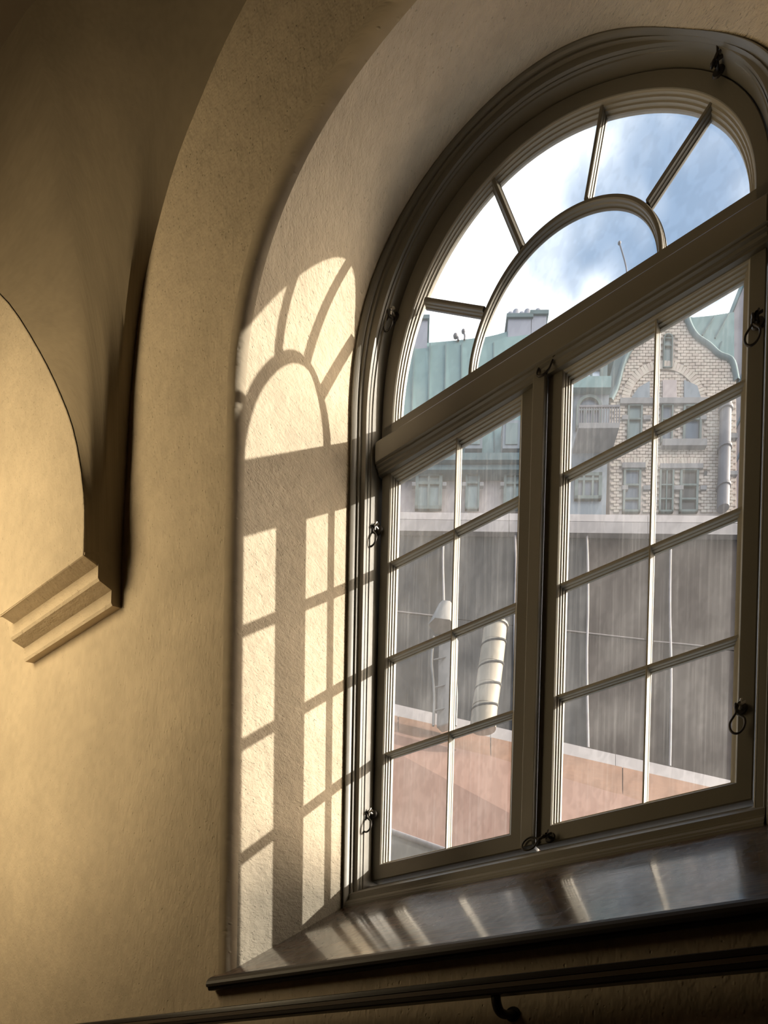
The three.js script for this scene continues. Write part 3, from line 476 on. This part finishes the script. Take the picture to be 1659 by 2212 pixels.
{ // long house left of the gable, with a green mansard
  const b = tag(front('mansard_house', fpt(1080, 1100)[0]), 'long grey house with a steep blue-green copper mansard roof, seen through the left casement', 'house');
  const [uL] = rel(b, 760, 1000), [uR] = rel(b, 1305, 1000), [, vE] = rel(b, 1000, 1008), [, vT] = rel(b, 1000, 735, -2.2);
  mesh('wall', box(uR - uL, vE, 6, (uL + uR) / 2, vE / 2, -3.3), O.pinkish, b);
  const top = [[760, 742], [905, 742], [985, 735], [1060, 726], [1092, 716], [1180, 706], [1240, 730], [1322, 790]].map(([x, y]) => rel(b, x, y, -2.2));
  { const rows = [[], []], n = 24; for (let i = 0; i <= n; i++) { const u = uL + (uR - uL) * i / n; let v = top[top.length - 1][1]; for (let k = 0; k < top.length - 1; k++) if (u >= top[k][0] && u <= top[k + 1][0]) v = top[k][1] + (top[k + 1][1] - top[k][1]) * (u - top[k][0]) / (top[k + 1][0] - top[k][0]); rows[0].push(V(u, vE, 0.05)); rows[1].push(V(u, v, -2.2)); } rows.push(rows[1].map((p) => V(p.x, p.y - 0.4, -6)));
    const rf = mesh('copper_roof', loft(rows, false, 0.3), O.copper, b);
    for (let i = 0; i < 15; i++) { const u = uL + (uR - uL) * (i + 0.5) / 15, o = mesh('roof_seam', box(0.06, Math.hypot(vT - vE, 2.2) * 0.93, 0.08, 0, 0, 0), O.copperDark, rf); o.position.set(u, (vE + vT) / 2, -1.05); o.rotation.x = -Math.atan2(2.2, vT - vE); } }
  mesh('cornice', [box(uR - uL, 0.35, 0.9, (uL + uR) / 2, vE, 0.1), box(uR - uL, 0.25, 0.6, (uL + uR) / 2, vE - 0.35, 0.05)], O.copperDark, b);
  for (const [x0, x1] of [[898, 956], [1006, 1036], [1088, 1136], [1160, 1200]]) { frontWindow(b, x0, x1, 1026, 1104, { cols: x1 - x0 > 40 ? 2 : 1, pane: O.paneGreen, rows: [0.72] }); band(b, 'stone_block', x0 - 8, x0, 1048, 1056, O.stone); band(b, 'stone_block', x1, x1 + 8, 1048, 1056, O.stone); }
  for (const [x0, x1] of [[905, 950], [1005, 1040], [1085, 1120], [1160, 1196]]) { const k = group('dormer', b); const [u0, v1] = rel(b, x0, 925), [u1, v0] = rel(b, x1, 985); mesh('dormer_cheek', box(u1 - u0, v1 - v0, 2, (u0 + u1) / 2, (v0 + v1) / 2, -0.6), O.bluegrey, k); mesh('dormer_roof', new THREE.CylinderGeometry(0.02, (u1 - u0) * 0.75, 0.8, 4).rotateY(Math.PI / 4).translate((u0 + u1) / 2, v1 + 0.4, -0.3), O.copperDark, k); mesh('dormer_pane', box((u1 - u0) * 0.7, (v1 - v0) * 0.75, 0.04, (u0 + u1) / 2, (v0 + v1) / 2, 0.42), O.paneGreen, k); }
  const stack = (px0, px1, py0, py1, pots) => { const c = group('chimney', b), [u0, v1] = rel(b, px0, py0, -2.6), [u1, v0] = rel(b, px1, py1 + 30, -2.6); mesh('shaft', box(u1 - u0, v1 - v0, 1, 0.5 * (u0 + u1), (v0 + v1) / 2, -2.6), O.chimney, c); mesh('chimney_cap', box(u1 - u0 + 0.2, 0.2, 1.2, 0.5 * (u0 + u1), v1, -2.6), O.copperDark, c); for (let i = 0; i < pots; i++) mesh('chimney_pot', new THREE.CylinderGeometry(0.17, 0.21, 0.55 + 0.3 * (i % 2), 10).translate(u0 + (u1 - u0) * (i + 0.5) / pots, v1 + 0.42, -2.6), O.chimney, c); };
  stack(886, 918, 711, 760, 0); stack(1092, 1139, 708, 740, 4); stack(1142, 1172, 701, 730, 1);
  // bay beside the gable: dormer, round-headed window over a balcony, three-light window
  const bay = group('bay', b);
  mesh('bay_wall', (() => { const [u0] = rel(b, 1206, 900), [, v] = rel(b, 1300, 872); return box(uR - u0, v, 1.2, (u0 + uR) / 2, v / 2, 0); })(), O.bluegrey, bay);
  mesh('bay_cornice', (() => { const [u0, v] = rel(b, 1206, 868); return box(uR - u0, 0.55, 1.7, (u0 + uR) / 2, v, 0.1); })(), O.copper, bay);
  const dz = (k) => { k.position.z = 0.62; return k; };
  dz(frontWindow(b, 1238, 1292, 912, 958, { arch: true, cols: 3, rows: [0.9] })); dz(frontWindow(b, 1235, 1292, 1050, 1106, { cols: 3, rows: [0.75] }));
  const dk = frontWindow(b, 1250, 1298, 800, 846, { cols: 2, rows: [0.66], pane: std(col(0.55, 0.62, 0.72), 0.3) }); dk.position.z = 0.3;
  const dm = group('dormer', b); { const [u0, v1] = rel(b, 1240, 792), [u1, v0] = rel(b, 1308, 862); mesh('dormer_front', box(u1 - u0, v1 - v0, 2.2, (u0 + u1) / 2, (v0 + v1) / 2, -0.86), O.copperDark, dm); mesh('dormer_roof', slab([[u0 - 0.3, v1], [u1 + 0.3, v1], [(u0 + u1) / 2, v1 + 1.1]], -1.6, 2), O.copper, dm); }
  const bal = group('balcony', b); { const [u0, v1] = rel(b, 1232, 958), [u1, v0] = rel(b, 1314, 998); mesh('balcony_slab', box(u1 - u0, 0.25, 1.3, (u0 + u1) / 2, v0, 1.2), O.stone, bal); mesh('top_rail', box(u1 - u0, 0.09, 0.09, (u0 + u1) / 2, v1, 1.8), O.pipe, bal); for (let i = 0; i <= 16; i++) mesh('baluster', box(0.05, v1 - v0, 0.05, u0 + (u1 - u0) * i / 16, (v0 + v1) / 2, 1.8), O.pipe, bal); }
}
const aerial = (pts, r, label) => { const g = pts.map(([x, y]) => at(x, y, DF + 2)), b = tag(group('roof_aerial'), label, 'antenna'); b.position.copy(g[0]); mesh('mast', tube(g.map((p) => p.clone().sub(g[0])), r, 10, 6), O.pipe, b); mesh('tip', new THREE.SphereGeometry(r * 2.2, 8, 6).translate(...g[g.length - 1].clone().sub(g[0]).toArray()), O.pipe, b); return b; };
aerial([[990, 736], [988, 728], [984, 726]], 0.06, 'short bent aerial on the green roof, left of the straight one');
aerial([[1003, 734], [1004, 726], [1001, 716]], 0.05, 'straight aerial standing on the green roof by the curved glazing bar');
aerial([[1358, 660], [1353, 580], [1346, 552], [1338, 525]], 0.04, 'tall thin aerial against the clouds inside the half-round pane');

// the metal-clad roof storey across the yard and the salmon roof below it
const quad = (name, p, m, parent, thick = 0.05) => { const n = p[1].clone().sub(p[0]).cross(p[2].clone().sub(p[0])).normalize().multiplyScalar(-thick); if (n.dot(p[0].clone().sub(CAM)) < 0) n.multiplyScalar(-1); const a = p, b = p.map((q) => q.clone().add(n)), rows = [a.map((q) => q.clone()), b]; const tri = (q, w) => [q[w[0]], q[w[1]], q[w[2]]]; const out = []; for (const s of [a, b]) out.push(...tri(s, [0, 1, 2]), ...tri(s, [0, 2, 3])); for (let i = 0; i < 4; i++) { const j = (i + 1) % 4; out.push(a[i], b[i], b[j], a[i], b[j], a[j]); } const g = new THREE.BufferGeometry().setFromPoints(out); g.setAttribute('uv', new THREE.Float32BufferAttribute(out.flatMap((q) => [q.x + q.z, q.y + q.z]), 2)); g.computeVertexNormals(); return mesh(name, g, m, parent); };
const baseY = (x) => 1522 + (x - 850) * 0.2275, topY = (x) => 1143 + (x - 850) * 0.012;
{
  const b = tag(group('roof_storey'), 'dark metal-clad roof storey with pale upright seams and a pale capping, low in both casements', 'building');
  const dT = 14, dB = 12.4, pt = (x, t) => at(x, topY(x), dT).lerp(at(x, baseY(x), dB), t);
  const xs = [700, 958, 1112, 1268, 1447, 1780];
  for (let i = 0; i < 5; i++) for (const [t0, t1] of [[0, 0.5], [0.505, 1.0]]) quad('metal_panel', [pt(xs[i] + 1.5, t0), pt(xs[i + 1] - 1.5, t0), pt(xs[i + 1] - 1.5, t1), pt(xs[i] + 1.5, t1)], i < 3 ? O.panel : O.panelWarm, b);
  quad('backing', [pt(700, 0), pt(1780, 0), pt(1780, 1.02), pt(700, 1.02)].map((p) => p.addScaledVector(AX, 0.12)), O.pinkish, b);
  for (const x of xs.slice(1, 5)) mesh('standing_seam', tube([0, 0.2, 0.4, 0.6, 0.8, 1].map((t) => pt(x + (Math.sin(t * 9 + x) * 1.5), t).addScaledVector(AX, -0.03)), 0.022, 12, 6), O.seam, b);
  for (const [x0, x1] of [[700, 950], [1212, 1390], [1410, 1545]]) mesh('cross_seam', tube([pt(x0, 0.503 + (x0 - 1212) * 0.00002), pt((x0 + x1) / 2, 0.503), pt(x1, 0.503)].map((p) => p.addScaledVector(AX, -0.03)), 0.012, 6, 5), O.seam, b);
  const strip = (n, y0, y1, d0, d1, m) => { const c = [700, 1100, 1400, 1780]; for (let i = 0; i < 3; i++) quad(n, [at(c[i], y0 + topY(c[i]) - 1143, d0), at(c[i + 1] - 1, y0 + topY(c[i + 1]) - 1143, d0), at(c[i + 1] - 1, y1 + topY(c[i + 1]) - 1143, d1), at(c[i], y1 + topY(c[i]) - 1143, d1)], m, b, 0.1); };
  strip('capping', 1106, 1121, 14.4, 14.2, O.cap); strip('fascia', 1122, 1146, 13.9, 13.85, O.cap);
  { const c = [700, 1060, 1330, 1780]; for (let i = 0; i < 3; i++) quad('flashing', [at(c[i], baseY(c[i]) - 2, 12.35), at(c[i + 1] - 1, baseY(c[i + 1]) - 2, 12.35), at(c[i + 1] - 1, baseY(c[i + 1]) + 24, 12.1), at(c[i], baseY(c[i]) + 24, 12.1)], O.cap, b); }
}
{
  const b = tag(group('low_roof'), 'salmon-red painted low roof below the dark metal storey, at the foot of the casements', 'roof');
  const pt = (x, t) => at(x, baseY(x) + 22, 12.08).lerp(at(x, 2120, 7.2), t);
  const xs = [640, 860, 1060, 1345, 1600, 1820], ts = [0, 0.22, 0.55, 1];
  for (let i = 0; i < 5; i++) for (let j = 0; j < 3; j++) { const k = 0.0022, x0 = xs[i] + 1, x1 = xs[i + 1] - 1; quad('roof_sheet', [pt(x0, ts[j] + k), pt(x1, ts[j] + k), pt(x1, ts[j + 1] - k), pt(x0, ts[j + 1] - k)], O.salmon, b); }
  quad('underlay', [pt(640, 0), pt(1820, 0), pt(1820, 1), pt(640, 1)].map((p) => p.addScaledVector(V(0, 1, 0), -0.1)), O.salmonDark, b);
}
{
  const b = tag(group('tar_roof'), 'dark grey felted roof corner showing below the salmon roof at the lower left pane', 'roof');
  const p = [at(700, 1750, 6.9), at(960, 1842, 6.7), at(930, 1990, 6.2), at(700, 1990, 6.2)];
  quad('felt', p, O.tar, b, 0.1); mesh('roof_edge', tube([p[0], p[1]].map((q) => q.clone().add(V(0, 0.02, 0))), 0.03, 4, 6), O.pipe, b);
}
{ // cream flue pipe with jointed sections, and a galvanised vent beside it
  const d = 11.2, b = tag(group('flue_pipe'), 'cream jointed flue pipe with a rounded cap standing behind the left casement', 'flue');
  const base = at(1043, 1574, d); b.position.copy(base);
  const cxs = [[1043, 1574], [1047, 1530], [1054, 1485], [1060, 1440], [1066, 1392], [1070, 1352]];
  for (let i = 0; i < cxs.length - 1; i++) { const p = at(...cxs[i], d).sub(base), q = at(...cxs[i + 1], d).sub(base), m = q.clone().sub(p), g = new THREE.CylinderGeometry(0.200 - 0.005 * i, 0.205 - 0.005 * i, m.length() * 0.985, 20); g.applyQuaternion(new THREE.Quaternion().setFromUnitVectors(V(0, 1, 0), m.clone().normalize())); const c = p.clone().lerp(q, 0.5); g.translate(c.x, c.y, c.z); mesh('pipe_section', g, O.cream, b); const t = new THREE.TorusGeometry(0.203 - 0.005 * i, 0.018, 8, 24).rotateX(Math.PI / 2 + 0.25); t.translate(q.x, q.y, q.z); mesh('joint_ring', t, O.tar, b); }
  const top = at(1071, 1350, d).sub(base); mesh('pipe_cap', new THREE.SphereGeometry(0.20, 20, 10, 0, Math.PI * 2, 0, Math.PI / 2).scale(1, 0.7, 1).translate(top.x, top.y - 0.06, top.z), O.cream, b);
  const v = tag(group('roof_vent'), 'galvanised roof vent with a tilted hood, left of the cream flue pipe', 'vent'), vb = at(958, 1570, 11.6); v.position.copy(vb);
  const q = (x, y) => at(x, y, 11.6).sub(vb);
  const side = (x) => tube([q(x, 1568), q(x + 2, 1500), q(x - 3, 1430), q(x + 1, 1375)], 0.022, 16, 6);
  mesh('post', side(936), O.galv, v); mesh('post', side(984), O.galv, v);
  for (const y of [1420, 1480, 1530]) mesh('rung', tube([q(936, y + 6), q(960, y), q(984, y - 8)], 0.016, 6, 6), O.galv, v);
  mesh('duct', (() => { const p = q(960, 1470), g = new RoundedBoxGeometry(0.27, 1.45, 0.2, 2, 0.03); g.translate(p.x, p.y, p.z - 0.1); return g; })(), O.duct, v);
  mesh('hood', (() => { const p = q(960, 1330), g = new THREE.CylinderGeometry(0.12, 0.24, 0.34, 6); g.rotateZ(-0.18); g.translate(p.x, p.y, p.z); return g; })(), O.galv, v);
}
renderer.render(scene, camera);
